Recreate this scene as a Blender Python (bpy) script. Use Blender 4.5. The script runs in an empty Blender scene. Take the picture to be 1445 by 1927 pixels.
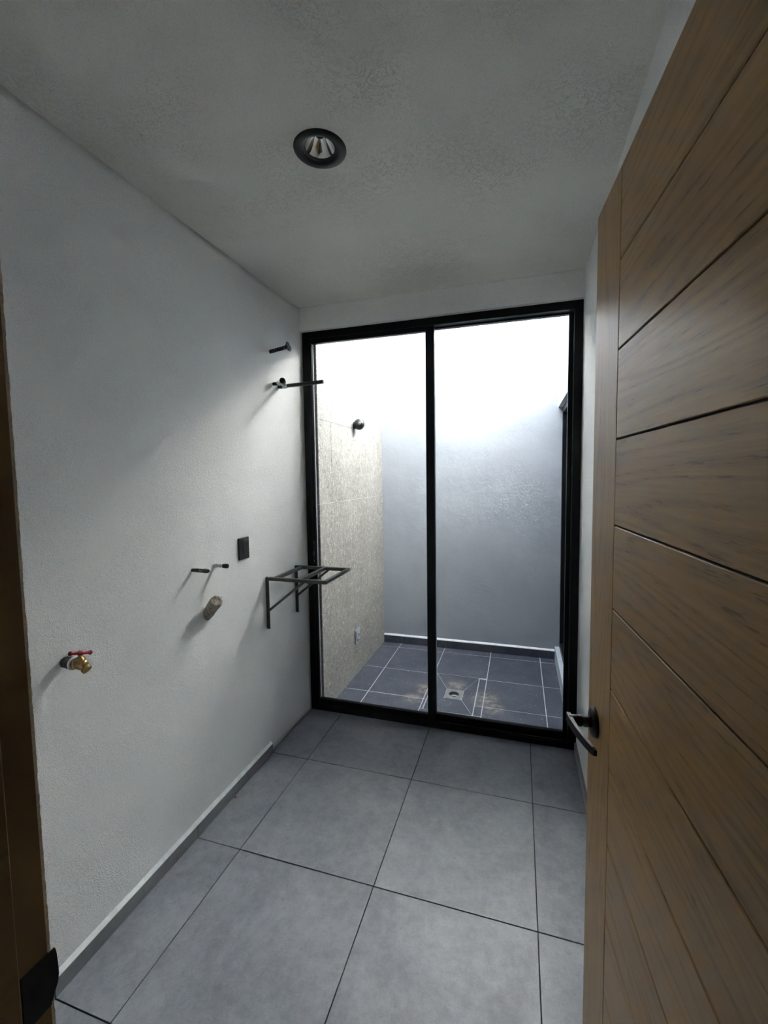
import bpy, bmesh, math, random
from mathutils import Vector, Matrix, noise
random.seed(3)
S = bpy.context.scene
COL = S.collection
V = Vector

# ------------------------------------------------------------ camera, sky, sun, exposure
YAW, PITCH, ROLL, FPX = -0.2885, -0.0679, -0.0123, 798.33
CAM = V((1.355, -2.0412, 1.5741))
fw = V((math.sin(YAW) * math.cos(PITCH), math.cos(YAW) * math.cos(PITCH), math.sin(PITCH)))
rt = fw.cross(V((0, 0, 1))).normalized()
up = rt.cross(fw)
rt2 = rt * math.cos(ROLL) + up * math.sin(ROLL)
up2 = -rt * math.sin(ROLL) + up * math.cos(ROLL)
cd = bpy.data.cameras.new('camera')
cam = bpy.data.objects.new('camera', cd)
COL.objects.link(cam)
m = Matrix.Identity(4)
for i in range(3):
    m[i][0], m[i][1], m[i][2], m[i][3] = rt2[i], up2[i], -fw[i], CAM[i]
cam.matrix_world = m
cd.sensor_fit = 'HORIZONTAL'
cd.sensor_width = 36
cd.lens = 36 * FPX / 1445
cd.shift_x = -17.3 / 1445
cd.shift_y = -12.38 / 1445
cd.clip_start = 0.02
S.camera = cam

w = bpy.data.worlds.new('sky')
S.world = w
w.use_nodes = True
bg = w.node_tree.nodes['Background']
_n = w.node_tree.nodes; _l = w.node_tree.links
_tc = _n.new('ShaderNodeTexCoord'); _sp = _n.new('ShaderNodeSeparateXYZ'); _cr = _n.new('ShaderNodeValToRGB')
_l.new(_tc.outputs['Generated'], _sp.inputs[0]); _l.new(_sp.outputs['Z'], _cr.inputs[0]); _l.new(_cr.outputs[0], bg.inputs[0])
_cr.color_ramp.elements[0].position = 0.0
_cr.color_ramp.elements[0].color = (0.68, 0.78, 0.88, 1)      # hazy sky: dimmer at the horizon than overhead
_cr.color_ramp.elements[1].position = 1.0
_cr.color_ramp.elements[1].color = (0.81, 0.90, 1.0, 1)
bg.inputs[1].default_value = 8.0

sl = bpy.data.lights.new('sun', 'SUN')
sl.energy = 400.0
sl.angle = math.radians(2.0)
sl.color = (1.0, 0.93, 0.80)
sun = bpy.data.objects.new('sun', sl)
COL.objects.link(sun)
sun_dir = V((0.70, 0.72, -0.06)).normalized()      # travels towards the back wall of the patio
sun.rotation_euler = sun_dir.to_track_quat('-Z', 'Y').to_euler()

PATIO_TOP = 3.42
pl = bpy.data.lights.new('sky_portal', 'AREA')
pl.shape = 'RECTANGLE'
pl.size, pl.size_y = 1.65, 1.4
pl.cycles.is_portal = True
po = bpy.data.objects.new('sky_portal', pl)
COL.objects.link(po)
po.location = (0.88, 1.16, PATIO_TOP + 0.02)

S.view_settings.view_transform = 'Standard'
S.view_settings.look = 'None'
S.view_settings.exposure = 0.85
S.view_settings.gamma = 1.0
S.view_settings.use_curve_mapping = False
S.cycles.max_bounces = 14
S.cycles.diffuse_bounces = 10
S.cycles.glossy_bounces = 6
S.cycles.transparent_max_bounces = 12
S.cycles.caustics_reflective = False
S.cycles.caustics_refractive = False
S.cycles.sample_clamp_indirect = 30

# ------------------------------------------------------------ constants
W, D, H, T = 1.678, 0.475, 2.646, 2.50
YN = -1.7042                     # room face of the entrance wall
PX0, PX1, PY1, PZ = 0.0995, 1.668, 1.834, -0.04
ROOF = 3.10
LTOP = 3.24

# ------------------------------------------------------------ materials
class NT:
    def __init__(s, name):
        s.m = bpy.data.materials.new(name)
        s.m.use_nodes = True
        s.t = s.m.node_tree
        s.b = s.t.nodes['Principled BSDF']
        s.out = s.t.nodes['Material Output']
    def n(s, typ, **k):
        nd = s.t.nodes.new(typ)
        for a, b in k.items():
            if a.startswith('i_'):
                nd.inputs[a[2:].replace('_', ' ')].default_value = b
            else:
                setattr(nd, a, b)
        return nd
    def l(s, a, b):
        s.t.links.new(a, b)
    def pos(s, obj=False, scale=(1, 1, 1), loc=(0, 0, 0)):
        mp = s.n('ShaderNodeMapping')
        mp.inputs['Scale'].default_value = scale
        mp.inputs['Location'].default_value = loc
        if obj:
            tc = s.n('ShaderNodeTexCoord')
            s.l(tc.outputs['Object'], mp.inputs[0])
        else:
            g = s.n('ShaderNodeNewGeometry')
            s.l(g.outputs['Position'], mp.inputs[0])
        return mp.outputs[0]
    def noise(s, vec, scale, detail=3, rough=0.5, dist=0.0):
        nd = s.n('ShaderNodeTexNoise')
        nd.inputs['Scale'].default_value = scale
        nd.inputs['Detail'].default_value = detail
        nd.inputs['Roughness'].default_value = rough
        nd.inputs['Distortion'].default_value = dist
        s.l(vec, nd.inputs['Vector'])
        return nd.outputs['Fac']
    def ramp(s, fac, stops):
        r = s.n('ShaderNodeValToRGB')
        e = r.color_ramp.elements
        while len(e) < len(stops):
            e.new(0.5)
        for i, (p, c) in enumerate(stops):
            e[i].position = p
            e[i].color = (c, c, c, 1) if isinstance(c, (int, float)) else tuple(c) + (1,)
        s.l(fac, r.inputs[0])
        return r.outputs[0]
    def mix(s, fac, a, b, mode='MIX'):
        x = s.n('ShaderNodeMix', data_type='RGBA', blend_type=mode)
        for sock, v in ((x.inputs[0], fac), (x.inputs[6], a), (x.inputs[7], b)):
            if hasattr(v, 'links'):
                s.l(v, sock)
            elif isinstance(v, (int, float)):
                sock.default_value = v
            else:
                sock.default_value = tuple(v) + (1,)
        return x.outputs[2]
    def math(s, op, a, b=0.0):
        x = s.n('ShaderNodeMath', operation=op)
        for sock, v in ((x.inputs[0], a), (x.inputs[1], b)):
            if hasattr(v, 'links'):
                s.l(v, sock)
            else:
                sock.default_value = v
        return x.outputs[0]
    def bump(s, h, dist=0.002, strength=1.0, prev=None):
        b = s.n('ShaderNodeBump')
        b.inputs['Distance'].default_value = dist
        b.inputs['Strength'].default_value = strength
        s.l(h, b.inputs['Height'])
        if prev is not None:
            s.l(prev, b.inputs['Normal'])
        return b.outputs[0]
    def fin(s, color=None, rough=None, normal=None, metal=None, spec=None):
        for nm, v in (('Base Color', color), ('Roughness', rough), ('Normal', normal), ('Metallic', metal), ('Specular IOR Level', spec)):
            if v is None:
                continue
            if hasattr(v, 'links'):
                s.l(v, s.b.inputs[nm])
            elif isinstance(v, (int, float)):
                s.b.inputs[nm].default_value = v
            else:
                s.b.inputs[nm].default_value = tuple(v) + (1,)
        return s.m

def plain(name, c, rough=0.5, metal=0.0, bump=0.0, bscale=200, spec=None):
    t = NT(name)
    v = t.pos()
    f = t.noise(v, 35, 4)
    col = t.mix(t.ramp(f, [(0.3, 0.0), (0.7, 1.0)]), tuple(x * 0.88 for x in c), tuple(min(1, x * 1.08) for x in c))
    nrm = t.bump(t.noise(v, bscale, 3), 0.001, bump) if bump else None
    return t.fin(col, rough, nrm, metal, spec)

def stucco(name, c, grain=0.9, scale=230, swirl=0.0, lo=0.93, big=0.0, pit_tone=0.62):
    t = NT(name)
    v = t.pos()
    f1 = t.noise(v, scale, 2, 0.6)
    f2 = t.noise(v, scale * 0.33, 3, 0.5, 0.4)
    h = t.math('ADD', t.math('MULTIPLY', f1, 0.7), t.math('MULTIPLY', f2, 0.6))
    nrm = t.bump(h, 0.0022, grain)
    if swirl:
        g = t.noise(v, 26, 5, 0.62, 1.8)
        ridge = t.ramp(t.math('ABSOLUTE', t.math('SUBTRACT', g, 0.5)), [(0.0, 0.0), (0.022, 1.0)])
        area = t.ramp(t.noise(v, 3.2, 2), [(0.42, 0.0), (0.62, 1.0)])
        rm = t.mix(area, (1, 1, 1), ridge)
        nrm = t.bump(rm, 0.0015, swirl, nrm)
        c = t.mix(t.ramp(rm, [(0.0, 0.0), (1.0, 1.0)]), tuple(x * 0.87 for x in c), c)  # relief shade of the trowel swirls painted into the colour
    if big:
        nrm = t.bump(t.noise(v, 5, 3, 0.55), 0.02, big, nrm)
    pit_shade = t.ramp(t.noise(v, scale * 1.7, 3, 0.75), [(0.30, pit_tone), (0.50, 1.0)])  # shade of the stucco grain put into the colour as dark specks
    sh = t.ramp(t.noise(v, 2.4, 3), [(0.3, lo), (0.7, 1.0)])
    col = t.mix(1.0, t.mix(1.0, c, sh, 'MULTIPLY'), pit_shade, 'MULTIPLY')
    return t.fin(col, 0.92, nrm, None, 0.2)

M = {}
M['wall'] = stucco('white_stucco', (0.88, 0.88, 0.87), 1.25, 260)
M['ceiling'] = stucco('ceiling_plaster', (0.83, 0.81, 0.755), 0.6, 190, 0.75, 0.93, 0.0, 0.80)
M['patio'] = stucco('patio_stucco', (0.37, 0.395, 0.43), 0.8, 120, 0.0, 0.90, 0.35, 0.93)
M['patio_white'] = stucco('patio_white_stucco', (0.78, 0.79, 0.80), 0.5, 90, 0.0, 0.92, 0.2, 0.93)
M['white_fill'] = plain('white_filler', (0.72, 0.74, 0.75), 0.85, 0, 0.4)
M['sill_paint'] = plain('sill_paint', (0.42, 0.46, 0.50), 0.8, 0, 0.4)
M['cream'] = stucco('rough_plaster', (0.62, 0.50, 0.37), 1.0, 120)
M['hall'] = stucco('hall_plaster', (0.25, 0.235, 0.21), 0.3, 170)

def concrete_tile():
    t = NT('grey_porcelain')
    v = t.pos()
    oi = t.n('ShaderNodeObjectInfo')
    off = t.n('ShaderNodeVectorMath', operation='ADD')
    comb = t.n('ShaderNodeCombineXYZ')
    t.l(t.math('MULTIPLY', oi.outputs['Random'], 30), comb.inputs[2])
    t.l(v, off.inputs[0]); t.l(comb.outputs[0], off.inputs[1])
    v = off.outputs[0]
    a = t.ramp(t.noise(v, 3.2, 6, 0.68, 0.5), [(0.3, 0.0), (0.72, 1.0)])
    b = t.ramp(t.noise(v, 26, 5, 0.7), [(0.35, 0.0), (0.75, 1.0)])
    c = t.mix(a, (0.145, 0.153, 0.183), (0.275, 0.283, 0.318))
    c = t.mix(t.math('MULTIPLY', b, 0.30), c, (0.42, 0.43, 0.46))
    sc = t.ramp(t.noise(v, 45, 5, 0.8, 1.2), [(0.50, 0.0), (0.70, 0.55)])
    c = t.mix(sc, c, (0.15, 0.155, 0.18))
    gr = t.ramp(t.noise(v, 420, 2, 0.7), [(0.3, 0.82), (0.7, 1.08)])
    c = t.mix(1.0, c, gr, 'MULTIPLY')
    r = t.ramp(t.noise(v, 9, 4), [(0.3, 0.36), (0.7, 0.5)])
    return t.fin(c, r, t.bump(b, 0.0005, 0.25), None, 0.45)
M['tile'] = concrete_tile()
M['skirt'] = plain('grey_skirting_tile', (0.19, 0.19, 0.205), 0.42, 0, 0.1)
M['grout'] = plain('dark_grout', (0.035, 0.035, 0.04), 0.9)
M['grout_light'] = plain('pale_grout', (0.42, 0.42, 0.44), 0.9)

def dark_stone():
    t = NT('dark_stone_tile')
    v = t.pos()
    base = t.mix(t.ramp(t.noise(v, 7, 5, 0.6), [(0.3, 0.0), (0.7, 1.0)]), (0.026, 0.031, 0.048), (0.056, 0.062, 0.080))
    vo = t.n('ShaderNodeTexVoronoi'); vo.inputs['Scale'].default_value = 48
    t.l(v, vo.inputs['Vector'])
    sp = t.ramp(vo.outputs['Distance'], [(0.12, 1.0), (0.26, 0.0)])
    pick = t.ramp(t.noise(v, 31, 1), [(0.56, 0.0), (0.63, 1.0)])
    pick2 = t.ramp(t.noise(v, 27, 1), [(0.36, 1.0), (0.43, 0.0)])
    c = t.mix(t.math('MULTIPLY', sp, pick), base, (0.22, 0.23, 0.25))
    c = t.mix(t.math('MULTIPLY', sp, pick2), c, (0.012, 0.013, 0.02))
    fine = t.ramp(t.noise(v, 170, 3, 0.7), [(0.52, 0.0), (0.72, 0.6)])
    c = t.mix(fine, c, (0.15, 0.16, 0.185))
    # grout haze left on the tiles around the drain
    msk = None
    for (x, y, r) in ((1.13, 0.98, 0.13), (1.19, 0.88, 0.10), (0.685, 1.02, 0.10), (0.62, 0.86, 0.09), (0.90, 1.14, 0.10)):
        dn = t.n('ShaderNodeVectorMath', operation='DISTANCE')
        dn.inputs[1].default_value = (x, y, PZ)
        t.l(v, dn.inputs[0])
        q = t.ramp(t.math('DIVIDE', dn.outputs['Value'], r), [(0.2, 1.0), (1.0, 0.0)])
        msk = q if msk is None else t.math('MAXIMUM', msk, q)
    nz = t.ramp(t.noise(v, 22, 5, 0.7), [(0.38, 0.0), (0.66, 0.75)])
    c = t.mix(t.math('MULTIPLY', msk, nz), c, (0.36, 0.31, 0.24))
    return t.fin(c, 0.5, t.bump(t.noise(v, 120, 3), 0.0008, 0.4), None, 0.4)
M['stone'] = dark_stone()

def granular():
    t = NT('granular_wall_tile')
    v = t.pos()
    vs = t.pos(scale=(1, 1, 0.62))
    base = t.mix(t.ramp(t.noise(v, 3, 4, 0.6), [(0.3, 0.0), (0.7, 1.0)]), (0.22, 0.215, 0.205), (0.30, 0.29, 0.275))
    c = base
    mott = t.ramp(t.noise(vs, 34, 5, 0.75), [(0.3, 0.72), (0.7, 1.25)])
    c = t.mix(1.0, c, mott, 'MULTIPLY')
    for sc, th, nsc, lohi, colr in ((60, 0.34, 29, (0.54, 0.60), (0.52, 0.51, 0.49)),
                                    (70, 0.34, 31, (0.55, 0.60), (0.07, 0.07, 0.075)),
                                    (120, 0.38, 57, (0.50, 0.58), (0.50, 0.485, 0.46)),
                                    (130, 0.36, 61, (0.52, 0.58), (0.09, 0.085, 0.085)),
                                    (30, 0.24, 13, (0.60, 0.64), (0.13, 0.13, 0.14))):
        vo = t.n('ShaderNodeTexVoronoi'); vo.inputs['Scale'].default_value = sc
        t.l(vs, vo.inputs['Vector'])
        sp = t.ramp(vo.outputs['Distance'], [(th * 0.7, 1.0), (th, 0.0)])
        pk = t.ramp(t.noise(vs, nsc, 1), [(lohi[0], 0.0), (lohi[1], 1.0)])
        c = t.mix(t.math('MULTIPLY', t.math('MULTIPLY', sp, pk), 0.85), c, colr)
    return t.fin(c, 0.55, t.bump(t.noise(vs, 110, 3), 0.0016, 0.6), None, 0.4)
M['granular'] = granular()

def oak(name, vertical=False, dark=1.0, rough=(0.30, 0.38)):
    t = NT(name)
    tc = t.n('ShaderNodeTexCoord')
    oi = t.n('ShaderNodeObjectInfo')
    add = t.n('ShaderNodeVectorMath', operation='ADD')
    comb = t.n('ShaderNodeCombineXYZ')
    t.l(t.math('MULTIPLY', oi.outputs['Random'], 17), comb.inputs[0])
    t.l(t.math('MULTIPLY', oi.outputs['Random'], 41), comb.inputs[1])
    t.l(t.math('MULTIPLY', oi.outputs['Random'], 3.7), comb.inputs[2])
    t.l(tc.outputs['Object'], add.inputs[0]); t.l(comb.outputs[0], add.inputs[1])
    def mp(s):
        x = t.n('ShaderNodeMapping'); x.inputs['Scale'].default_value = s
        t.l(add.outputs[0], x.inputs[0]); return x.outputs[0]
    L, A = (0.28, 1.0)                                      # along, across the grain
    st = (A, 1, L) if vertical else (L, 1, A)
    # cathedral figure: rings of a noise field stretched along the grain
    ca = (7.5, 0.6, 0.55) if vertical else (0.55, 0.6, 7.5)
    f = t.noise(mp(ca), 1.0, 2, 0.4, 0.12)
    rings = t.math('FRACT', t.math('MULTIPLY', f, 22))
    tri = t.math('ABSOLUTE', t.math('SUBTRACT', rings, 0.5))
    ringc = t.ramp(tri, [(0.04, 1.0), (0.30, 0.0)])
    # short open pores
    ps = (800, 1, 60) if vertical else (60, 1, 800)
    p = t.noise(mp(ps), 0.45, 2, 0.6)
    pore = t.ramp(p, [(0.56, 0.0), (0.66, 1.0)])
    ps2 = (330, 1, 12) if vertical else (12, 1, 330)
    p2 = t.ramp(t.noise(mp(ps2), 0.5, 2, 0.5), [(0.3, 0.0), (0.7, 1.0)])
    c = t.mix(p2, tuple(x * dark for x in (0.32, 0.180, 0.062)), tuple(x * dark for x in (0.40, 0.235, 0.088)))
    gp = t.math('MULTIPLY', ringc, t.math('ADD', t.math('MULTIPLY', pore, 0.75), 0.30))
    gp = t.math('MAXIMUM', gp, t.math('MULTIPLY', pore, 0.22))
    c = t.mix(t.math('MULTIPLY', gp, 0.78), c, tuple(x * dark for x in (0.13, 0.070, 0.028)))
    r = t.ramp(p2, [(0.2, rough[0]), (0.8, rough[1])])
    inv = t.math('SUBTRACT', 1.0, gp)
    nrm = t.bump(inv, 0.0005, 0.28)
    nrm = t.bump(p2, 0.0002, 0.15, nrm)
    return t.fin(c, r, nrm, None, 0.26)
M['oak'] = oak('oak_horizontal')
M['oak_v'] = oak('oak_vertical', True)
M['oak_dark'] = oak('oak_frame', True, 0.5, (0.5, 0.6))
M['groove'] = plain('dark_groove', (0.02, 0.013, 0.008), 0.8)
M['alu'] = plain('black_aluminium', (0.004, 0.004, 0.0045), 0.40, 0.0, 0, 200, 0.18)
M['rubber'] = plain('black_rubber', (0.012, 0.012, 0.013), 0.75)
M['black'] = plain('black_plastic', (0.012, 0.012, 0.013), 0.38)
M['black_soft'] = plain('soft_black_plastic', (0.024, 0.024, 0.027), 0.5)
M['black_deep'] = plain('black_recess', (0.003, 0.003, 0.003), 0.7)
M['matt'] = plain('matt_black_metal', (0.006, 0.006, 0.0065), 0.38, 0.0, 0, 200, 0.3)
M['rod'] = plain('grey_steel_tube', (0.085, 0.085, 0.078), 0.38, 0.5, 0.2, 150)
M['chrome'] = plain('polished_reflector', (0.85, 0.85, 0.84), 0.07, 1.0)
M['steel'] = plain('brushed_steel', (0.24, 0.24, 0.235), 0.5, 0.6, 0.2)
M['screw'] = plain('bright_screw', (0.7, 0.7, 0.7), 0.3, 0.9)
M['brass'] = plain('brass', (0.42, 0.29, 0.12), 0.36, 0.9, 0.3, 120)
M['red'] = plain('red_enamel', (0.30, 0.012, 0.018), 0.35)
M['ptfe'] = plain('white_sealing_tape', (0.7, 0.7, 0.69), 0.7, 0, 0.5)
M['greybox'] = plain('grey_plastic', (0.30, 0.33, 0.39), 0.4)

def smeared(name, base, smear, lo, hi, rough=0.7, sc=130):
    t = NT(name)
    v = t.pos()
    f = t.ramp(t.noise(v, sc, 4, 0.7), [(lo, 0.0), (hi, 1.0)])
    return t.fin(t.mix(f, base, smear), rough, t.bump(t.noise(v, 260, 3), 0.002, 0.7))
M['pipe'] = smeared('plaster_smeared_black_pipe', (0.012, 0.012, 0.013), (0.50, 0.50, 0.48), 0.56, 0.62)
M['rust'] = smeared('dirty_dark_pipe', (0.03, 0.028, 0.026), (0.23, 0.22, 0.20), 0.50, 0.6)
M['fitting'] = smeared('paint_covered_fitting', (0.25, 0.25, 0.25), (0.72, 0.72, 0.72), 0.40, 0.5)
M['wrap'] = smeared('torn_paper_wrap', (0.24, 0.195, 0.155), (0.50, 0.46, 0.41), 0.40, 0.70, 0.9, 48)

def glass_mat():
    t = NT('clear_glass')
    tr = t.n('ShaderNodeBsdfTransparent'); tr.inputs[0].default_value = (0.985, 0.99, 0.99, 1)
    gl = t.n('ShaderNodeBsdfGlossy'); gl.inputs['Roughness'].default_value = 0.0
    fr = t.n('ShaderNodeFresnel'); fr.inputs[0].default_value = 1.14
    mx = t.n('ShaderNodeMixShader')
    t.l(fr.outputs[0], mx.inputs[0]); t.l(tr.outputs[0], mx.inputs[1]); t.l(gl.outputs[0], mx.inputs[2])
    t.l(mx.outputs[0], t.out.inputs[0])
    return t.m
M['glass'] = glass_mat()
M['glass_edge'] = plain('pale_glass_edge', (0.45, 0.47, 0.52), 0.4)
M['dark_pane'] = plain('dark_reflective_glass', (0.012, 0.014, 0.018), 0.04)  # near-black colour stands in for the unlit room behind the panes

# ------------------------------------------------------------ mesh helpers
def box(bm, x0, x1, y0, y1, z0, z1, bev=0.0):
    r = bmesh.ops.create_cube(bm, size=1.0)
    vs = r['verts']
    for v in vs:
        v.co = V(((x0 + x1) / 2 + v.co.x * (x1 - x0), (y0 + y1) / 2 + v.co.y * (y1 - y0), (z0 + z1) / 2 + v.co.z * (z1 - z0)))
    if bev:
        es = list({e for v in vs for e in v.link_edges})
        bmesh.ops.bevel(bm, geom=es, offset=bev, segments=1, affect='EDGES', clamp_overlap=True)
    return bm

def frame_axes(d):
    d = d.normalized()
    a = V((0, 0, 1)) if abs(d.z) < 0.9 else V((1, 0, 0))
    u = d.cross(a).normalized()
    return u, u.cross(d)

def lathe(bm, p, d, prof, n=24, jitter=0.0, close=True):
    """prof: (distance along d, radius)"""
    d = V(d).normalized(); p = V(p)
    u, v = frame_axes(d)
    rings = []
    for k, (t, r) in enumerate(prof):
        ring = []
        for i in range(n):
            a = 2 * math.pi * i / n
            rr = r * (1 + jitter * random.uniform(-1, 1))
            ring.append(bm.verts.new(p + d * (t + jitter * r * random.uniform(-.5, .5)) + (u * math.cos(a) + v * math.sin(a)) * rr))
        rings.append(ring)
    for a, b in zip(rings, rings[1:]):
        for i in range(n):
            f = bm.faces.new((a[i], a[(i + 1) % n], b[(i + 1) % n], b[i]))
            f.smooth = True
    if close:
        bm.faces.new(list(reversed(rings[0])))
        bm.faces.new(rings[-1])
    return bm

def tube(bm, a, b, r, n=16, jitter=0.0):
    a, b = V(a), V(b)
    L = (b - a).length
    c = min(r * 0.15, 0.001)
    return lathe(bm, a, b - a, [(0, r - c), (c, r), (L - c, r), (L, r - c)], n, jitter)

def bar(bm, a, b, s, t=None, bev=0.0012):
    """square tube of side s (t thick across) from a to b"""
    a, b = V(a), V(b)
    t = t or s
    d = (b - a); L = d.length; d.normalize()
    h = V((0, 0, 1)) if abs(d.z) < 0.9 else V((0, 1, 0))
    u = d.cross(h).normalized(); v = u.cross(d)
    r = bmesh.ops.create_cube(bm, size=1.0)
    vs = r['verts']
    for q in vs:
        c = q.co.copy()
        q.co = (a + b) / 2 + d * (c.x * L) + u * (c.y * t) + v * (c.z * s)
    if bev:
        es = list({e for q in vs for e in q.link_edges})
        bmesh.ops.bevel(bm, geom=es, offset=bev, segments=1, affect='EDGES', clamp_overlap=True)
    return bm

def prism(bm, pts, d):
    """closed polygon pts (3-D), extruded by vector d"""
    d = V(d)
    a = [bm.verts.new(V(p)) for p in pts]
    b = [bm.verts.new(V(p) + d) for p in pts]
    n = len(pts)
    bm.faces.new(a); bm.faces.new(list(reversed(b)))
    for i in range(n):
        bm.faces.new((a[i], b[i], b[(i + 1) % n], a[(i + 1) % n]))
    bmesh.ops.recalc_face_normals(bm, faces=bm.faces)
    return bm

def obj(name, bm, mat, parent=None, origin=None):
    bmesh.ops.recalc_face_normals(bm, faces=bm.faces)
    me = bpy.data.meshes.new(name)
    if origin is not None:
        bmesh.ops.translate(bm, verts=bm.verts, vec=-V(origin))
    bm.to_mesh(me); bm.free()
    me.materials.append(M[mat] if isinstance(mat, str) else mat)
    o = bpy.data.objects.new(name, me)
    COL.objects.link(o)
    if origin is not None:
        o.location = V(origin)
    if parent is not None:
        o.parent = parent
        if origin is not None:
            o.location = V(origin) - parent.location
        elif parent.type == 'EMPTY':
            o.location = -parent.location
    return o

def B():
    return bmesh.new()

def empty(name, loc, label=None, cat=None, kind=None, group=None):
    o = bpy.data.objects.new(name, None)
    COL.objects.link(o)
    o.location = loc
    o.empty_display_size = 0.05
    return tag(o, label, cat, kind, group)

def tag(o, label=None, cat=None, kind=None, group=None):
    if label: o['label'] = label
    if cat: o['category'] = cat
    if kind: o['kind'] = kind
    if group: o['group'] = group
    return o

def sbox(name, mat, b, label, cat, parent=None, bev=0):
    o = obj(name, box(B(), *b, bev), mat, parent)
    if parent is None:
        tag(o, label, cat, 'structure')
    return o

# ============================================================ STRUCTURE
# ---- floor of the room: grout bed with the porcelain tiles laid on it
floor = sbox('floor', 'grout', (-0.02, 1.70, -3.42, D + 0.10, -0.10, -0.0035), 'grey porcelain tile floor with thin dark joints leading to the glass door', 'floor')
G = 0.0019
xl = [0.0] + [0.2293 + 0.6 * k for k in range(3)] + [W]
yl = [-3.4, -3.0, -2.4, -1.8, -1.2, -0.6, 0.0, D + 0.09]
for i in range(len(xl) - 1):
    for j in range(len(yl) - 1):
        x0, x1, y0, y1 = xl[i] + G, xl[i + 1] - G, yl[j] + G, yl[j + 1] - G
        if i == 0: x0 = 0.001
        if i == len(xl) - 2: x1 = W - 0.001
        obj('floor_tile', box(B(), x0, x1, y0, y1, -0.0034, random.uniform(-0.0003, 0.0001), 0.0006), 'tile', floor)

# ---- walls of the room
def wavy_wall(name, nx, ny, f, mat, thick_dir):
    bm = B()
    g = [[bm.verts.new(f(i / nx, j / ny)) for j in range(ny + 1)] for i in range(nx + 1)]
    for i in range(nx):
        for j in range(ny):
            q = bm.faces.new((g[i][j], g[i + 1][j], g[i + 1][j + 1], g[i][j + 1])); q.smooth = True
    td = V(thick_dir)
    be = [[bm.verts.new(f(i / nx, j / ny) * 1 + td) for j in (0, ny)] for i in (0, nx)]
    def strip(a, b):
        for k in range(len(a) - 1):
            pass
    # back plate and rim
    lo = [g[i][0] for i in range(nx + 1)]; hi = [g[i][ny] for i in range(nx + 1)]
    le = g[0]; ri = g[nx]
    for k in range(nx):
        pass
    bm.faces.new((be[0][0], be[0][1], be[1][1], be[1][0]))
    bm.faces.new([be[0][0]] + lo + [be[1][0]])
    bm.faces.new([be[0][1]] + hi + [be[1][1]])
    bm.faces.new([be[0][0]] + le + [be[0][1]])
    bm.faces.new([be[1][0]] + ri + [be[1][1]])
    return obj(name, bm, mat)

def lw(a, b):
    y = YN - 0.02 + a * (D - YN + 0.02)
    z = -0.003 + b * (H + 0.003)
    x = 0.0022 * noise.noise(V((y * 2.1, z * 2.1, 1.0))) + 0.0012 * noise.noise(V((y * 6, z * 6, 4.0)))
    t = max(0.0, (y - 0.33) / (D - 0.33))
    x += 0.011 * t * t * (3 - 2 * t)
    return V((x, y, z))
o = wavy_wall('wall_left', 60, 70, lw, 'wall', (-0.15, 0, 0))
tag(o, 'white stucco wall on the left carrying the faucet, pipes and steel bracket', 'wall', 'structure')
o = sbox('wall_right', 'wall', (W, W + 0.15, -1.84, D + 0.10, -0.0035, H), 'white stucco wall strip on the right behind the open wooden door', 'wall')

# header above the sliding door
sbox('wall_back', 'wall', (-0.15, W + 0.15, D - 0.03, D + 0.12, T + 0.002, ROOF), 'white plaster header above the black sliding glass door', 'wall')
bm = B()
prism(bm, [(0.0, D - 0.032, H), (0.0, D - 0.012, H - 0.0), (0.0, D - 0.030, H - 0.006)], (W, 0, 0))
tag(obj('trim_1', bm, 'white_fill'), 'thin pale plaster seam where the ceiling meets the header', 'trim', 'structure')

# ceiling with a round cut-out for the downlight
LC = V((0.722, -0.70, H)); LR = 0.066
def ceiling_mesh():
    bm = B()
    def cv(x, y, z=None):
        zz = H + 0.0018 * noise.noise(V((x * 1.7, y * 1.7, 7))) if z is None else z
        return bm.verts.new((x, y, zz))
    s = 0.12; n = 32
    X0, X1, Y0, Y1 = -0.15, W + 0.15, -1.84, D - 0.03
    sq, ci = [], []
    for k in range(n):
        a = 2 * math.pi * (k + 0.5) / n
        c, q = math.cos(a), math.sin(a)
        m_ = max(abs(c), abs(q))
        sq.append(bm.verts.new((LC.x + s * c / m_, LC.y + s * q / m_, H)))
        ci.append(bm.verts.new((LC.x + LR * c, LC.y + LR * q, H)))
    cor = [bm.verts.new((LC.x + s * a, LC.y + s * b, H)) for a, b in ((1, 1), (-1, 1), (-1, -1), (1, -1))]
    q8 = n // 4
    for k in range(n):
        k2 = (k + 1) % n
        if k % q8 == q8 // 2 - 1:
            c = cor[k // q8]
            bm.faces.new((ci[k], sq[k], c, sq[k2], ci[k2]))
        else:
            bm.faces.new((ci[k], sq[k], sq[k2], ci[k2]))
    out = [bm.verts.new(p) for p in ((X1, Y1, H), (X0, Y1, H), (X0, Y0, H), (X1, Y0, H))]
    def side(i):   # points of the square's side between corner i-1 and i
        st = (i * q8 - q8 // 2) % n
        return [cor[(i - 1) % 4]] + [sq[(st + j) % n] for j in range(q8)] + [cor[i]]
    for i in range(4):
        bm.faces.new([out[(i - 1) % 4]] + side(i) + [out[i]])
    top = [bm.verts.new((p.co.x, p.co.y, H + 0.2)) for p in out]
    bm.faces.new(top)
    for i in range(4):
        bm.faces.new((out[i], out[(i + 1) % 4], top[(i + 1) % 4], top[i]))
    return bm
tag(obj('ceiling', ceiling_mesh(), 'ceiling'), 'grey textured plaster ceiling with one recessed downlight', 'ceiling', 'structure')

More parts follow.
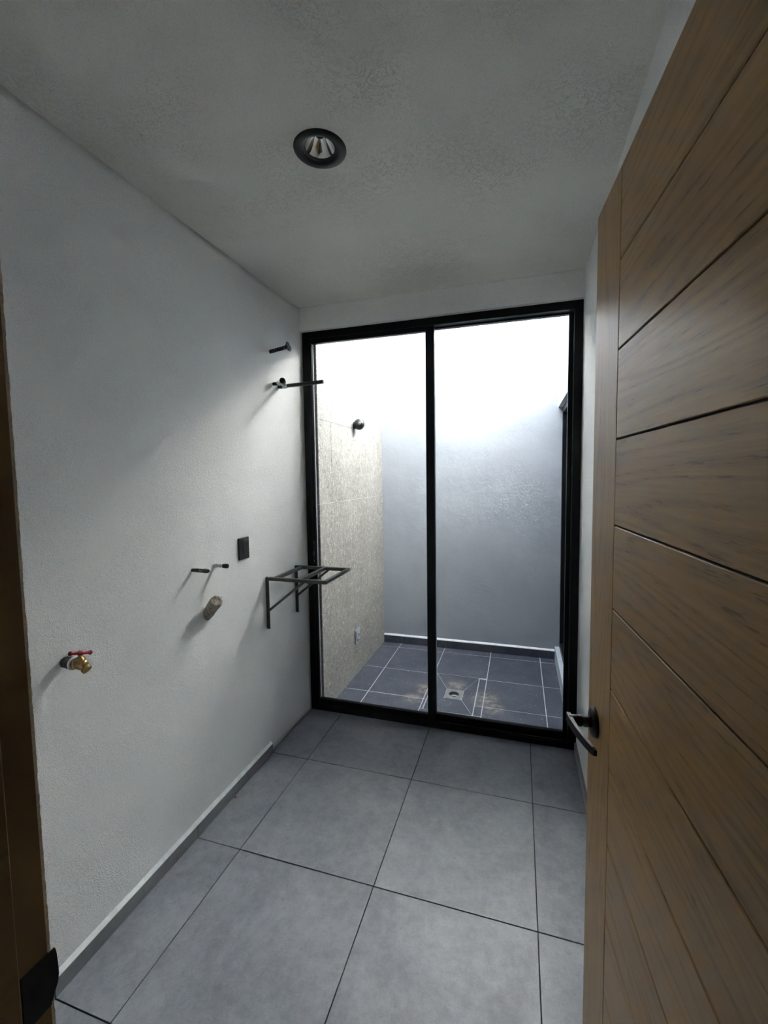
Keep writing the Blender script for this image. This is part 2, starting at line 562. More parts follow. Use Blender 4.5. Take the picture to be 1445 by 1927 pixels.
# entrance wall with the doorway the camera looks through
JX = 0.815; HX = 1.592; DZ = 2.125
sbox('wall_near', 'wall', (-0.15, JX - 0.02, -1.84, YN, -0.0035, H), 'white wall beside the doorway on the near left', 'wall')
sbox('wall_near', 'wall', (HX + 0.02, W, -1.84, YN, -0.0035, H), 'narrow wall piece beside the hinge side of the doorway', 'wall')
sbox('wall_near', 'wall', (JX - 0.02, HX + 0.02, -1.84, YN, DZ + 0.02, H), 'wall above the doorway', 'wall')
# rough plaster edge between the wooden frame and the wall
bm = B()
n = 420
pa, pb = [], []
for k in range(n + 1):
    z = DZ * k / n
    pa.append(bm.verts.new((JX - 0.02, YN + 0.0005, z)))
    pb.append(bm.verts.new((JX - 0.001 + random.uniform(-0.0004, 0.0004), YN + 0.0006 + random.uniform(-0.0006, 0.0006), z)))
pc = [bm.verts.new((JX - 0.001, YN - 0.0028, DZ * k / n)) for k in range(n + 1)]
pd = [bm.verts.new((JX - 0.02, YN - 0.0028, DZ * k / n)) for k in range(n + 1)]
for k in range(n):
    for a, b in ((pa, pb), (pb, pc), (pc, pd), (pd, pa)):
        bm.faces.new((a[k], b[k], b[k + 1], a[k + 1]))
bm.faces.new((pa[0], pb[0], pc[0], pd[0])); bm.faces.new((pa[n], pb[n], pc[n], pd[n]))
tag(obj('trim_2', bm, 'cream'), 'rough brown plaster edge along the dark wooden door jamb', 'trim', 'structure')

# wooden door frame (jambs, head, stop) with its strike plate
fr = empty('trim_3', (JX, -1.76, 0), 'dark wooden door frame at the left edge of the view with a black strike plate', 'door frame', 'structure')
obj('jamb', box(B(), JX - 0.02, JX, -1.84, YN - 0.0028, 0, DZ + 0.02, 0.001), 'oak_dark', fr)
obj('jamb', box(B(), HX, HX + 0.02, -1.84, YN - 0.0, 0, DZ + 0.02, 0.001), 'oak_dark', fr)
obj('head_jamb', box(B(), JX, HX, -1.84, YN - 0.0, DZ, DZ + 0.02, 0.001), 'oak_dark', fr)
bm = B()
box(bm, JX, JX + 0.012, -1.84, -1.744, 0, DZ, 0.0012)
obj('door_stop', bm, 'oak_dark', fr)
bm = B()
SZ = 0.974
# strike plate: flat plate on the jamb, curved lip reaching past its room-side edge
y0, y1 = -1.7375, -1.7072
box(bm, JX - 0.0005, JX + 0.0018, y0, y1, SZ - 0.034, SZ + 0.034, 0.0006)
lipp = [(.944, .0005), (.952, .003), (.960, .0075), (.970, .0093), (.985, .0090), (.997, .0083), (1.004, .0074), (1.0065, .0066)]
ns = len(lipp) - 1
lip = [lipp]
for k in range(ns):
    (za, ea), (zb, eb) = lip[0][k], lip[0][k + 1]
    vs = [bm.verts.new(c) for c in ((JX + 0.0002, y1 - 0.002, za), (JX + 0.0002, y1 - 0.002, zb), (JX + 0.0004, y1 + eb, zb), (JX + 0.0004, y1 + ea, za))]
    ws = [bm.verts.new(v.co + V((0.0016, 0, 0))) for v in vs]
    bm.faces.new(vs); bm.faces.new(list(reversed(ws)))
    for a in range(4):
        bm.faces.new((vs[a], ws[a], ws[(a + 1) % 4], vs[(a + 1) % 4]))
sp = obj('strike_plate', bm, 'matt', fr)
sp['label'] = 'black curved strike plate'
obj('latch_hole', box(B(), JX + 0.0017, JX + 0.0021, y0 + 0.009, y1 - 0.008, SZ - 0.013, SZ + 0.013), 'black_deep', fr)

# hall behind the camera
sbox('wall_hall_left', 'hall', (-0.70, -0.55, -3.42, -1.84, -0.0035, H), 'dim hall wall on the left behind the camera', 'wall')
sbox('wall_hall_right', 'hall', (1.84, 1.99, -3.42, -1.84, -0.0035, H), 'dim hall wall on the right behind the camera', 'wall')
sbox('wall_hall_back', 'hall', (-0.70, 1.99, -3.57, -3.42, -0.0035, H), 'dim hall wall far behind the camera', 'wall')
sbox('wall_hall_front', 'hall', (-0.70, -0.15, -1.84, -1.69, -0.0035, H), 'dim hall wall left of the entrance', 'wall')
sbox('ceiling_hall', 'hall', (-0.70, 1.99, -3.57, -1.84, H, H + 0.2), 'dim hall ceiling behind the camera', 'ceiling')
sbox('floor_hall', 'tile', (-0.70, -0.02, -3.57, -1.84, -0.10, 0), 'tiled hall floor left of the room axis', 'floor')
sbox('floor_hall', 'tile', (1.70, 1.99, -3.57, -1.84, -0.10, 0), 'tiled hall floor right of the room axis', 'floor')

# ---- skirting tiles
bl = empty('baseboard_left', (0, -0.6, 0), 'low grey tile skirting with a white bevel along the left wall', 'baseboard', 'structure')
for y0, y1 in ((YN, -1.2015), (-1.1985, -0.6015), (-0.5985, -0.004)):
    obj('skirting_tile', box(B(), 0.0, 0.014, y0, y1, 0.0005, 0.056, 0.0008), 'skirt', bl)
bm = B()
prism(bm, [(-0.003, YN, 0.072), (0.0132, YN, 0.0568), (0.0132, YN, 0.056), (-0.003, YN, 0.056)], (0, -YN - 0.004 + 0.0, 0))
obj('filler_bevel', bm, 'white_fill', bl)
br = empty('baseboard_right', (W, -0.6, 0), 'low grey tile skirting along the right wall beside the open door', 'baseboard', 'structure')
for y0, y1 in ((-1.68, -1.2015), (-1.1985, -0.6015), (-0.5985, -0.0015), (0.0015, D - 0.012)):
    obj('skirting_tile', box(B(), W - 0.012, W, y0, y1, 0.0005, 0.056, 0.0008), 'skirt', br)

# ============================================================ SLIDING GLASS DOOR
sd = empty('door_1', (W / 2, D + 0.04, 0), 'black aluminium sliding glass door with two tall panes at the end of the room', 'glass door', 'structure')
FX0, FX1, FT = 0.012, W - 0.003, T
def member(name, b, mat='alu', par=sd, bev=0.002):
    return obj(name, box(B(), *b, bev), mat, par)
member('frame_jamb', (-0.02, FX0 + 0.040, D, D + 0.09, 0, FT + 0.006))
member('frame_jamb', (FX1 - 0.040, W + 0.02, D, D + 0.09, 0, FT + 0.006))
member('frame_head', (FX0 + 0.040, FX1 - 0.040, D, D + 0.09, FT - 0.042, FT + 0.006))
tr = member('frame_track', (FX0 + 0.040, FX1 - 0.040, D, D + 0.09, 0, 0.036))
for yy in (D + 0.0, D + 0.043):
    member('track_rib', (FX0 + 0.040, FX1 - 0.040, yy + 0.002, yy + 0.006, 0.036, 0.046), 'alu', tr, 0.0008)
def kx(x, y): return CAM.x + (x - CAM.x) * (y - CAM.y) / (D - CAM.y)
def kz(z, y): return CAM.z + (z - CAM.z) * (y - CAM.y) / (D - CAM.y)
def sash(xa, xb, gxa, gxb, zt, zb, ya, yb, zbase):
    """xa..xb outer, gxa..gxb glass opening"""
    member('stile', (xa, gxa, ya, yb, zbase, FT - 0.036))
    member('stile', (gxb, xb, ya, yb, zbase, FT - 0.036))
    member('top_rail', (gxa, gxb, ya, yb, zt, FT - 0.036))
    member('bottom_rail', (gxa, gxb, ya, yb, zbase, zb))
    yc = (ya + yb) / 2
    g = obj('glass_pane', box(B(), gxa - 0.006, gxb + 0.006, yc - 0.003, yc + 0.003, zb - 0.006, zt + 0.006), 'glass', sd)
    return g
# left leaf on the inner track, right leaf on the outer track
Y1 = D + 0.008
sash(0.046, 0.868, 0.068, 0.8165, 2.430, 0.078, Y1, Y1 + 0.030, 0.040)
Y2 = D + 0.048
sash(0.822, 1.642, 0.8600, 1.6115, 2.450, 0.068, Y2, Y2 + 0.032, 0.040)
member('glass_bead', (0.068, 0.0705, Y1 + 0.018, Y1 + 0.030, 0.078, 2.430), 'glass_edge', sd, 0)
member('glass_bead', (0.8600, 0.8630, Y2 + 0.018, Y2 + 0.030, 0.068, 2.450), 'glass_edge', sd, 0)
# flush lock with screws on the left stile
lk = member('lock_plate', (0.047, 0.064, Y1 - 0.0035, Y1, 1.005, 1.16), 'black', sd, 0.0012)
for zz in (1.022, 1.145):
    s_ = obj('screw', lathe(B(), (0.056, Y1 - 0.0035, zz), (0, -1, 0), [(0, .0022), (.0008, .0018)], 10), 'screw', lk)
obj('latch_lever', box(B(), 0.051, 0.061, Y1 - 0.014, Y1 - 0.003, 1.06, 1.085, 0.002), 'black', lk)
obj('stop_pin', lathe(B(), (0.064, Y1 + 0.024, 1.105), (1, 0, 0), [(0, .003), (.005, .003), (.006, .002)], 10), 'black', lk)

# ============================================================ PATIO
_bm = B(); _z = (-0.16, PZ - 0.0012)
_x = (0.722, 1.068); _y = (0.748, 1.302)
box(_bm, -0.05, _x[0], D + 0.09, PY1 + 0.1, *_z); box(_bm, _x[1], PX1 + 0.10, D + 0.09, PY1 + 0.1, *_z)
box(_bm, _x[0], _x[1], D + 0.09, _y[0], *_z); box(_bm, _x[0], _x[1], _y[1], PY1 + 0.1, *_z)
_z2 = (-0.16, PZ - 0.0030)                   # lower bed around the drain, open above the pipe
box(_bm, _x[0], 0.865, _y[0], _y[1], *_z2); box(_bm, 0.945, _x[1], _y[0], _y[1], *_z2)
box(_bm, 0.865, 0.945, _y[0], 0.960, *_z2); box(_bm, 0.865, 0.945, 1.040, _y[1], *_z2)
pf = tag(obj('floor_patio', _bm, 'grout_light'), 'dark blue-grey stone tile floor of the small patio with pale joints', 'patio floor', 'structure')
# the drain sits lower: the grout bed under it is cut by the pyramid pieces
pgx = [0.080, 0.275, 0.700, 1.122, 1.5427, PX1]
pgy = [D + 0.092, 0.878, 1.285, 1.728, PY1]
g = 0.0030
DX0, DX1, DY0, DY1 = 0.722, 1.066, 0.750, 1.300
def ptile(x0, x1, y0, y1):
    obj('patio_tile', box(B(), x0 + g, x1 - g, y0 + g, y1 - g, PZ - 0.003, PZ + random.uniform(-.0004, .0004), 0.0008), 'stone', pf)
for i in range(5):
    for j in range(4):
        x0, x1, y0, y1 = pgx[i], pgx[i + 1], pgy[j], pgy[j + 1]
        if i == 2 and j == 0:
            ptile(x0, x1, y0, DY0)
        elif i == 2 and j == 1:
            ptile(DX1 - 0.0005, x1, DY0, y0); ptile(DX1 - 0.0005, x1, y0, y1); ptile(x0, DX0 + 0.0005, DY0, y0); ptile(x0, DX0 + 0.0005, y0, y1)
        elif i == 2 and j == 2:
            ptile(x0, x1, DY1, y1)
        elif i == 2:
            ptile(x0, x1, y0, y1)
        else:
            ptile(x0, x1, y0, y1)
# pyramid of four cut pieces falling towards the drain
cx, cy, hw, hy = 0.905, 1.000, 0.066, 0.072
zo, zi = PZ - 0.0003, PZ - 0.0012
gg = 0.004
O = [(DX0 + gg, DY0 + gg), (DX1 - gg, DY0 + gg), (DX1 - gg, DY1 - gg), (DX0 + gg, DY1 - gg)]
I = [(cx - hw, cy - hy), (cx + hw, cy - hy), (cx + hw, cy + hy), (cx - hw, cy + hy)]
for k in range(4):
    a, b = O[k], O[(k + 1) % 4]; c, d = I[(k + 1) % 4], I[k]
    pts = [V((a[0], a[1], zo)), V((b[0], b[1], zo)), V((c[0], c[1], zi)), V((d[0], d[1], zi))]
    cen = sum(pts, V()) / 4
    t1 = (pts[1] - pts[0]).normalized()
    for q, s in ((0, 1), (1, -1), (2, -1), (3, 1)):
        pts[q] = pts[q] + t1 * 0.0032 * s
    bm = B(); prism(bm, pts, (0, 0, -0.0028))
    obj('sloped_tile', bm, 'stone', pf)
dr = empty('floor_drain', (cx, cy, PZ), 'square steel floor drain with an open round hole in the dark patio tiles', 'drain')
bm = B()
n = 32
sq, ci, c2, c3 = [], [], [], []
r0, r1 = 0.036, 0.019
zt = PZ + 0.0000
for k in range(n):
    a = 2 * math.pi * (k + 0.5) / n
    c, s = math.cos(a), math.sin(a)
    mm = max(abs(c), abs(s))
    sq.append(bm.verts.new((cx + (hw - .003) * c / mm, cy + (hy - .003) * s / mm, zt)))
    ci.append(bm.verts.new((cx + r0 * c, cy + r0 * s, zt)))
    c2.append(bm.verts.new((cx + r0 * c, cy + r0 * s, zt - 0.022)))
    c3.append(bm.verts.new((cx + r1 * c, cy + r1 * s, zt - 0.024)))
for k in range(n):
    j = (k + 1) % n
    bm.faces.new((ci[k], sq[k], sq[j], ci[j])); bm.faces.new((c2[k], ci[k], ci[j], c2[j])); bm.faces.new((c3[k], c2[k], c2[j], c3[j]))
obj('drain_plate', bm, 'steel', dr)
bm = B()
lathe(bm, (cx, cy, zt - 0.024), (0, 0, -1), [(0, r1), (0.05, r1)], 24, 0, False)
bm.faces.new([v for v in bm.verts[-24:]]) if False else None
obj('drain_pipe', bm, 'black_deep', dr)
obj('drain_ring', lathe(B(), (cx, cy, zt - 0.0245), (0, 0, 1), [(0, r1), (0.003, r1 + .0005), (0.003, r1 + .004), (0, r1 + .0045)], 24, 0, False), 'screw', dr)

# left wall clad in granular tiles
pw = sbox('wall_patio_left', 'white_fill', (-0.15, PX0 - 0.0042, D + 0.092, PY1 + 0.02, -0.16, LTOP), 'left patio wall clad in large speckled grey tiles', 'wall')
box_ = bmesh.new(); box(box_, 0.068, PX0 - 0.0042, D + 0.0465, D + 0.0915, PZ, LTOP)
obj('wall_return', box_, 'white_fill', pw)
rows = [PZ - 0.0, 0.302, 0.842, 1.396, 1.958, 2.52, 3.08, LTOP]
for r_ in range(len(rows) - 1):
    yj = 1.09 if r_ in (1, 0) else (0.716 if r_ in (3, 4, 5) else 1.33)
    if r_ == 2: yj = 1.09
    obj('wall_tile', box(B(), 0.066, PX0, D + 0.0425, D + 0.0460, rows[r_] + 0.0009, rows[r_ + 1] - 0.0009, 0.0005), 'granular', pw)
    for y0, y1 in ((D + 0.0462, yj), (yj, PY1)):
        obj('wall_tile', box(B(), PX0 - 0.0041, PX0, y0 + 0.0009, y1 - 0.0009, rows[r_] + 0.0009, rows[r_ + 1] - 0.0009, 0.0005), 'granular', pw)

pw.location = V((PX0, PY1, 0)) - Matrix.Rotation(-0.011, 3, 'Z') @ V((PX0, PY1, 0))
pw.rotation_euler = (0, 0, -0.011)

def bw(a, b):
    x = -0.15 + a * (PX1 + 0.45)
    z = -0.16 + b * (PATIO_TOP + 0.16)
    y = PY1 + 0.004 * noise.noise(V((x * 1.6, z * 1.3, 2))) + 0.0015 * noise.noise(V((x * 7, z * 5, 9)))
    # day joint between two coats of plaster, the upper coat slightly thicker
    e = 2.43 + 0.03 * noise.noise(V((x * 3, 0, 3))) + 0.02 * x
    t = min(max((z - e) / 0.05 + 0.5, 0), 1)
    y -= 0.0035 * t
    return V((x, y, z))
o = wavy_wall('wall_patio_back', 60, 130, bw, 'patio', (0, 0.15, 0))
tag(o, 'tall white plastered patio wall seen through the glass door', 'wall', 'structure')
WT, WB = 2.14, 0.072         # window in the right patio wall
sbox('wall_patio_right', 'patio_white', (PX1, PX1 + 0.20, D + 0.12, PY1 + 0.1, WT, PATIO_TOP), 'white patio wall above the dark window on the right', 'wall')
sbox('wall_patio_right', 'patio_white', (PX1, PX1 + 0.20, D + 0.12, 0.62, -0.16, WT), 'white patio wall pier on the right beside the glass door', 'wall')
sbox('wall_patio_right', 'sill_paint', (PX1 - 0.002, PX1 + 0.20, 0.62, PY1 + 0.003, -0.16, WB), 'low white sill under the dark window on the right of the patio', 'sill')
sbox('wall_patio_front', 'patio_white', (-0.15, W + 0.19, D + 0.12, D + 0.20, T + 0.10, ROOF), 'outer face of the house wall above the glass door', 'wall')
w1 = empty('window_1', (PX1 + 0.05, 1.2, WB), 'dark framed floor-length window in the right patio wall', 'window', 'structure')
WX = PX1 + 0.034
for b in ((1.785, PY1 - 0.002, WB, WT), (0.62, 0.67, WB, WT), (1.19, 1.25, WB + 0.05, WT - 0.05)):
    obj('window_stile', box(B(), WX, WX + 0.06, b[0], b[1], b[2], b[3], 0.002), 'alu', w1)
obj('window_head', box(B(), WX, WX + 0.06, 0.67, 1.785, WT - 0.05, WT, 0.002), 'alu', w1)
obj('window_bottom_rail', box(B(), WX, WX + 0.06, 0.67, 1.785, WB, WB + 0.05, 0.002), 'alu', w1)
for a, b in ((0.67, 1.19), (1.25, 1.785)):
    obj('window_pane', box(B(), WX + 0.028, WX + 0.036, a, b, WB + 0.05, WT - 0.05), 'dark_pane', w1)
obj('dark_room_sheet', box(B(), WX + 0.10, WX + 0.12, 0.62, PY1, WB, WT), 'black_deep', w1)  # black sheet added in place of the unlit room
# patio skirting
bb = empty('baseboard_back', (0.9, PY1, PZ), 'dark stone skirting with a white bevelled top under the patio back wall', 'baseboard', 'structure')
sx = [PX0, 0.275, 0.700, 1.122, 1.5427, PX1 - 0.002]
for a, b in zip(sx, sx[1:]):
    obj('skirting_tile', box(B(), a + .0012, b - .0012, PY1 - 0.014, PY1 + 0.003, PZ, 0.030, 0.0008), 'stone', bb)
bm = B()
prism(bm, [(PX0, PY1 + 0.003, 0.050), (PX0, PY1 - 0.013, 0.0345), (PX0, PY1 - 0.013, 0.0302), (PX0, PY1 + 0.003, 0.0302)], (PX1 - PX0 - 0.002, 0, 0))
obj('filler_bevel', bm, 'white_fill', bb)

# ============================================================ WOODEN DOOR
d2 = V((0.08, -0.997, 0)).normalized()
F0 = V((1.5115, -1.018, 0.0))
ang = math.atan2(d2.y, d2.x)
door = empty('door_2', (F0.x, F0.y, 0.0), 'open oak door with wide horizontal planks and a black lever handle', 'door', 'structure')
door.rotation_euler = (0, 0, ang)
# local frame: +x towards the hinge, local y: face normal.  d2 rotated +90deg = local +y -> world
# world of local +y = (-d2.y, d2.x) = (0.997, 0.08): away from the room's left, so the seen face is local -y
DW, DTk, DH = 0.775, 0.040, 2.115
def dobj(name, bm, mat, par=None):
    bmesh.ops.recalc_face_normals(bm, faces=bm.faces)
    me = bpy.data.meshes.new(name); bm.to_mesh(me); bm.free()
    me.materials.append(M[mat])
    o = bpy.data.objects.new(name, me); COL.objects.link(o)
    o.parent = par or door
    return o
dobj('door_core', box(B(), 0.0005, DW, 0.005, DTk, 0.008, DH - 0.0005), 'groove')
SW = 0.1585
dobj('stile', box(B(), 0, SW, 0, DTk + 0.001, 0.007, DH, 0.0012), 'oak_v')
cuts = [0.007, 0.071, 0.228, 0.385, 0.542, 0.699, 0.855, 1.011, 1.167, 1.322, 1.479, 1.637, 1.797, 1.954, DH]
cg = 0.0015
for a, b in zip(cuts, cuts[1:]):
    za = a + (cg if a > 0.01 else 0); zb = b - (cg if b < DH - 0.01 else 0)
    o = dobj('plank', box(B(), SW + 0.0020, DW, 0, DTk + 0.001, 0, zb - za, 0.0012), 'oak')
    o.location = (0, 0, za)
# lever handle
hz = 1.042; hx = 0.060
hd = dobj('handle_rose', lathe(B(), (hx, 0, hz), (0, -1, 0), [(-.002, .031), (.004, .031), (.008, .029), (.010, .024), (.0105, .014)], 40), 'matt')
hd['label'] = 'black round handle rose'
bm = B()
lathe(bm, (hx, -0.0105, hz), (0, -1, 0), [(0, .0115), (.014, .0115), (.0145, .0098), (.017, .0098), (.0175, .0115), (.042, .0115), (.045, .009)], 28)
nk = 14
prev = None
for k in range(nk + 1):          # flat lever sweeping towards the door
    a = k / nk
    x = hx - 0.012 + a * 0.122
    y = -0.0525 + 0.026 * a ** 1.6
    hh = 0.0105 * (1 - 0.25 * a) * (1 if k < nk else 0.7)
    th = 0.0042 * (1 - 0.3 * a)
    ring = [bm.verts.new((x, y - th, hz - hh)), bm.verts.new((x, y - th, hz + hh)), bm.verts.new((x, y + th, hz + hh)), bm.verts.new((x, y + th, hz - hh))]
    if prev:
        for i in range(4):
            bm.faces.new((prev[i], prev[(i + 1) % 4], ring[(i + 1) % 4], ring[i]))
    else:
        bm.faces.new(ring)
    prev = ring
bm.faces.new(prev)
lv = dobj('lever', bm, 'matt')
lv['label'] = 'black lever curving towards the door'
dobj('latch_plate', box(B(), -0.0008, 0.0006, 0.008, 0.032, hz - 0.055, hz + 0.055), 'matt')
for zz in (0.25, 1.05, 1.85):
    dobj('hinge', lathe(B(), (DW + 0.002, 0.004, zz - 0.045), (0, 0, 1), [(0, .005), (.09, .005)], 12), 'matt')

# ============================================================ THINGS
# ---- recessed downlight
dl = empty('downlight', (LC.x, LC.y, H), 'black recessed round downlight with a chrome reflector in the ceiling', 'ceiling light')
obj('trim_ring', lathe(B(), LC + V((0, 0, 0.001)), (0, 0, -1), [(0, .086), (.003, .0855), (.0055, .080), (.0062, .066), (.005, .058), (.0, .054)], 56, 0, False), 'matt', dl)
obj('baffle', lathe(B(), LC, (0, 0, 1), [(-.0005, .0545), (.003, .053), (.004, .049), (.007, .048)], 56, 0, False), 'black', dl)
prof = []
for k in range(13):
    a = k / 12
    prof.append((0.006 + 0.044 * a, 0.0478 * math.sqrt(max(1 - a * 0.93, 0.0))))
obj('reflector', lathe(B(), LC, (0, 0, 1), prof, 56, 0, False), 'chrome', dl)
obj('bulb_lens', lathe(B(), LC + V((0, 0, 0.042)), (0, 0, -1), [(-.012, .012), (0, .0135), (.0015, .012), (.0015, .006), (.0005, .002)], 32), 'black', dl)
obj('housing', lathe(B(), LC, (0, 0, 1), [(0.002, .060), (.10, .060), (.101, .001)], 32, 0, False), 'black_deep', dl)

# ---- wall socket on the left wall
so = empty('wall_socket', (0, -0.194, 1.217), 'black double wall socket plate on the left wall above the pipe stubs', 'socket')
obj('cover_plate', box(B(), -0.002, 0.0085, -0.2345, -0.1525, 1.161, 1.2725, 0.0015), 'black', so)
ins = obj('socket_insert', box(B(), 0.0085, 0.0105, -0.2005, -0.1600, 1.176, 1.258, 0.0008), 'black_soft', so)
bm = B()
for zc in (1.240, 1.196):
    for dy in (-0.0065, 0.0065):
        box(bm, 0.0104, 0.0108, -0.180 + dy - 0.0014, -0.180 + dy + 0.0014, zc - 0.0045, zc + 0.0045)
    lathe(bm, (0.0104, -0.180, zc - 0.0115), (1, 0, 0), [(0, .0026), (.0004, .0026)], 12)
sl_ = obj('slots', bm, 'black_deep', ins); sl_['kind'] = 'stuff'
obj('plate_tab', box(B(), 0.001, 0.006, -0.207, -0.201, 1.272, 1.2745, 0.0005), 'black', so)

# ---- faucet
fa = empty('faucet', (0, -1.105, 1.013), 'small brass faucet with a red T-handle on the left wall', 'faucet')
A0 = V((-0.004, -1.105, 1.013)); fd = V((1, 0.0, 0.0)).normalized()
obj('pipe_stub', lathe(B(), A0, fd, [(0, .010), (.010, .011), (.012, .015), (.018, .017), (.022, .0155), (.030, .018), (.044, .0195), (.050, .019)], 10, 0.03), 'black', fa)
obj('sealing_ring', lathe(B(), A0 + fd * 0.0475, fd, [(0, .0165), (.0015, .0205), (.0045, .0205), (.006, .0165)], 24), 'ptfe', fa)
bm = B()
c0 = A0 + fd * 0.053
lathe(bm, c0, fd, [(0, .0150), (.010, .0155), (.012, .0135), (.014, .0125)], 8)
lathe(bm, c0 + fd * 0.012, fd, [(0, .011), (.008, .014), (.018, .0165), (.028, .0145), (.034, .009)], 16)
sd_ = V((0.80, 0.10, -0.62)).normalized()
p = c0 + fd * 0.028
lathe(bm, p - sd_ * 0.004, sd_, [(0, .012), (.012, .0115), (.020, .0105)], 16)
obj('brass_body', bm, 'brass', fa)
obj('spout', lathe(B(), p + sd_ * 0.015, sd_, [(0, .0115), (.001, .0135), (.011, .0140), (.012, .0125), (.008, .010)], 20), 'brass', fa)
ub = V((0.10, 0.0, 1)).normalized()
q = c0 + fd * 0.024
obj('bonnet', lathe(B(), q, ub, [(.006, .0135), (.016, .0145), (.018, .0125), (.022, .0110), (.024, .006), (.036, .0045)], 8), 'brass', fa)
hc = q + ub * 0.036
hx_ = V((0.35, 0.85, -0.24)).normalized()
bm = B()
lathe(bm, hc - hx_ * 0.031, hx_, [(0, .004), (.0025, .0068), (.007, .0068), (.011, .0045), (.022, .0048), (.026, .0072), (.036, .0072), (.040, .0048), (.051, .0045), (.055, .0068), (.0595, .0068), (.062, .004)], 14)
obj('red_handle', bm, 'red', fa)
obj('handle_nut', lathe(B(), hc + ub * 0.006, ub, [(0, .0035), (.004, .003)], 8), 'screw', fa)

# ---- stubs under the socket
bm = B(); a = V((-0.004, -0.548, 1.180)); b = V((0.090, -0.548, 1.180))
lathe(bm, a, b - a, [(0, .0075), (.03, .0085), (.060, .0085), (.070, .0092), (.085, .0085), (.092, .005)], 12, 0.06)
tag(obj('pipe_stub', bm, 'rust', None, (0, -0.548, 1.18)), 'thin dark dirty pipe stub, the lower left one beneath the socket', 'pipe')
cp = empty('capped_pipe', (0, -0.404, 1.171), 'short pipe stub with a black end cap just left of the socket', 'pipe')
lathe_p = lathe(B(), (-0.004, -0.404, 1.171), (1, 0, 0), [(0, .011), (.010, .0115), (.013, .0085), (.030, .0085), (.050, .009)], 14, 0.05)
obj('pipe_body', lathe_p, 'fitting', cp)
obj('pipe_collar', lathe(B(), (0.001, -0.404, 1.171), (1, 0, 0), [(0, .0095), (.005, .0098), (.008, .0088)], 12, 0.05), 'rust', cp)
obj('end_cap', lathe(B(), (0.045, -0.404, 1.171), (1, 0, 0), [(0, .0098), (.002, .0108), (.022, .0108), (.0245, .0085)], 20), 'black', cp)

# ---- wrapped drain pipe
ws = empty('drain_pipe_stub', (0, -0.469, 0.962), 'thick drain pipe stub wrapped in torn brown paper sticking out of the left wall', 'pipe')
a = V((-0.012, -0.462, 0.948)); b = V((0.078, -0.497, 1.036)); L = (b - a).length
obj('paper_wrap', lathe(B(), a, b - a, [(0, .023), (L * .3, .0255), (L * .6, .0255), (L * .9, .027), (L, .026), (L + .001, .019), (L - .004, .012)], 22, 0.05), 'wrap', ws)
bm = B()
dv = (b - a).normalized(); u_, v_ = frame_axes(dv)
for k in range(26):
    an = random.uniform(0, 2 * math.pi)
    c = b + (u_ * math.cos(an) + v_ * math.sin(an)) * random.uniform(.012, .025)
    e = c + dv * random.uniform(.002, .008) + (u_ * random.uniform(-1, 1) + v_ * random.uniform(-1, 1)) * .007
    t_ = (u_ * math.sin(an) - v_ * math.cos(an)) * random.uniform(.002, .005)
    vs = [bm.verts.new(x) for x in (c - t_ - dv * .004, c + t_ - dv * .004, e)]
    wv = [bm.verts.new(x.co + dv.cross(t_).normalized() * .0007) for x in vs]
    bm.faces.new(vs); bm.faces.new(list(reversed(wv)))
    for i in range(3):
        bm.faces.new((vs[i], wv[i], wv[(i + 1) % 3], vs[(i + 1) % 3]))
obj('torn_edge', bm, 'wrap', ws)['kind'] = 'stuff'
mid = b - dv * 0.020 + V((0.004, -0.020, -0.012))
obj('dark_gap', lathe(B(), b - dv * 0.028 + V((.017, -.013, -.0035)), V((.6, -.6, -.3)), [(0, .0075), (.004, .006), (.005, .003)], 9, .15), 'black_deep', ws)

# ---- steel bracket
bk = empty('steel_bracket', (0, 0.17, 1.02), 'dark steel wall bracket of two triangular arms beside the glass door', 'bracket')
ya, yb, zt_ = -0.004, 0.318, 1.012
XF = 0.365; s = 0.018
for y, zb_ in ((ya, 0.728), (yb, 0.722)):
    bm = B()
    box(bm, 0.0, 0.003, y, y + 0.022, zb_, 1.021, 0.0005)
    box(bm, 0.0, 0.021, y, y + 0.003, zb_, 1.021, 0.0005)
    obj('upright', bm, 'rod', bk)
    obj('arm', bar(B(), (0.020, y + 0.009, zt_), (XF, y + 0.009, zt_), s), 'rod', bk)
    obj('brace', bar(B(), (0.014, y + 0.010, 0.832), (0.232, y + 0.010, 1.004), 0.013), 'rod', bk)
obj('front_rail', bar(B(), (XF - 0.002, ya, zt_), (XF - 0.002, yb + 0.018, zt_), s), 'rod', bk)
obj('cross_rail', bar(B(), (0.206, ya + 0.018, zt_), (0.206, yb, zt_), s), 'rod', bk)
obj('cross_rail', bar(B(), (0.050, ya + 0.018, zt_), (0.050, yb, zt_), s), 'rod', bk)

# ---- upper pipes near the header
ap = empty('flared_pipe_stub', (0, 0.115, 2.286), 'black pipe stub with a ragged flared end, highest on the left wall', 'pipe')
a = V((-0.004, 0.115, 2.286)); b = V((0.115, 0.123, 2.307)); L = (b - a).length
obj('pipe_body', lathe(B(), a, b - a, [(0, .0105), (.02, .0105), (L, .0105)], 14, 0.05), 'pipe', ap)
obj('ragged_flange', lathe(B(), a + (b - a) * 0.90, b - a, [(-.006, .011), (.006, .020), (.010, .027), (.013, .027), (.012, .012)], 14, 0.10), 'pipe', ap)

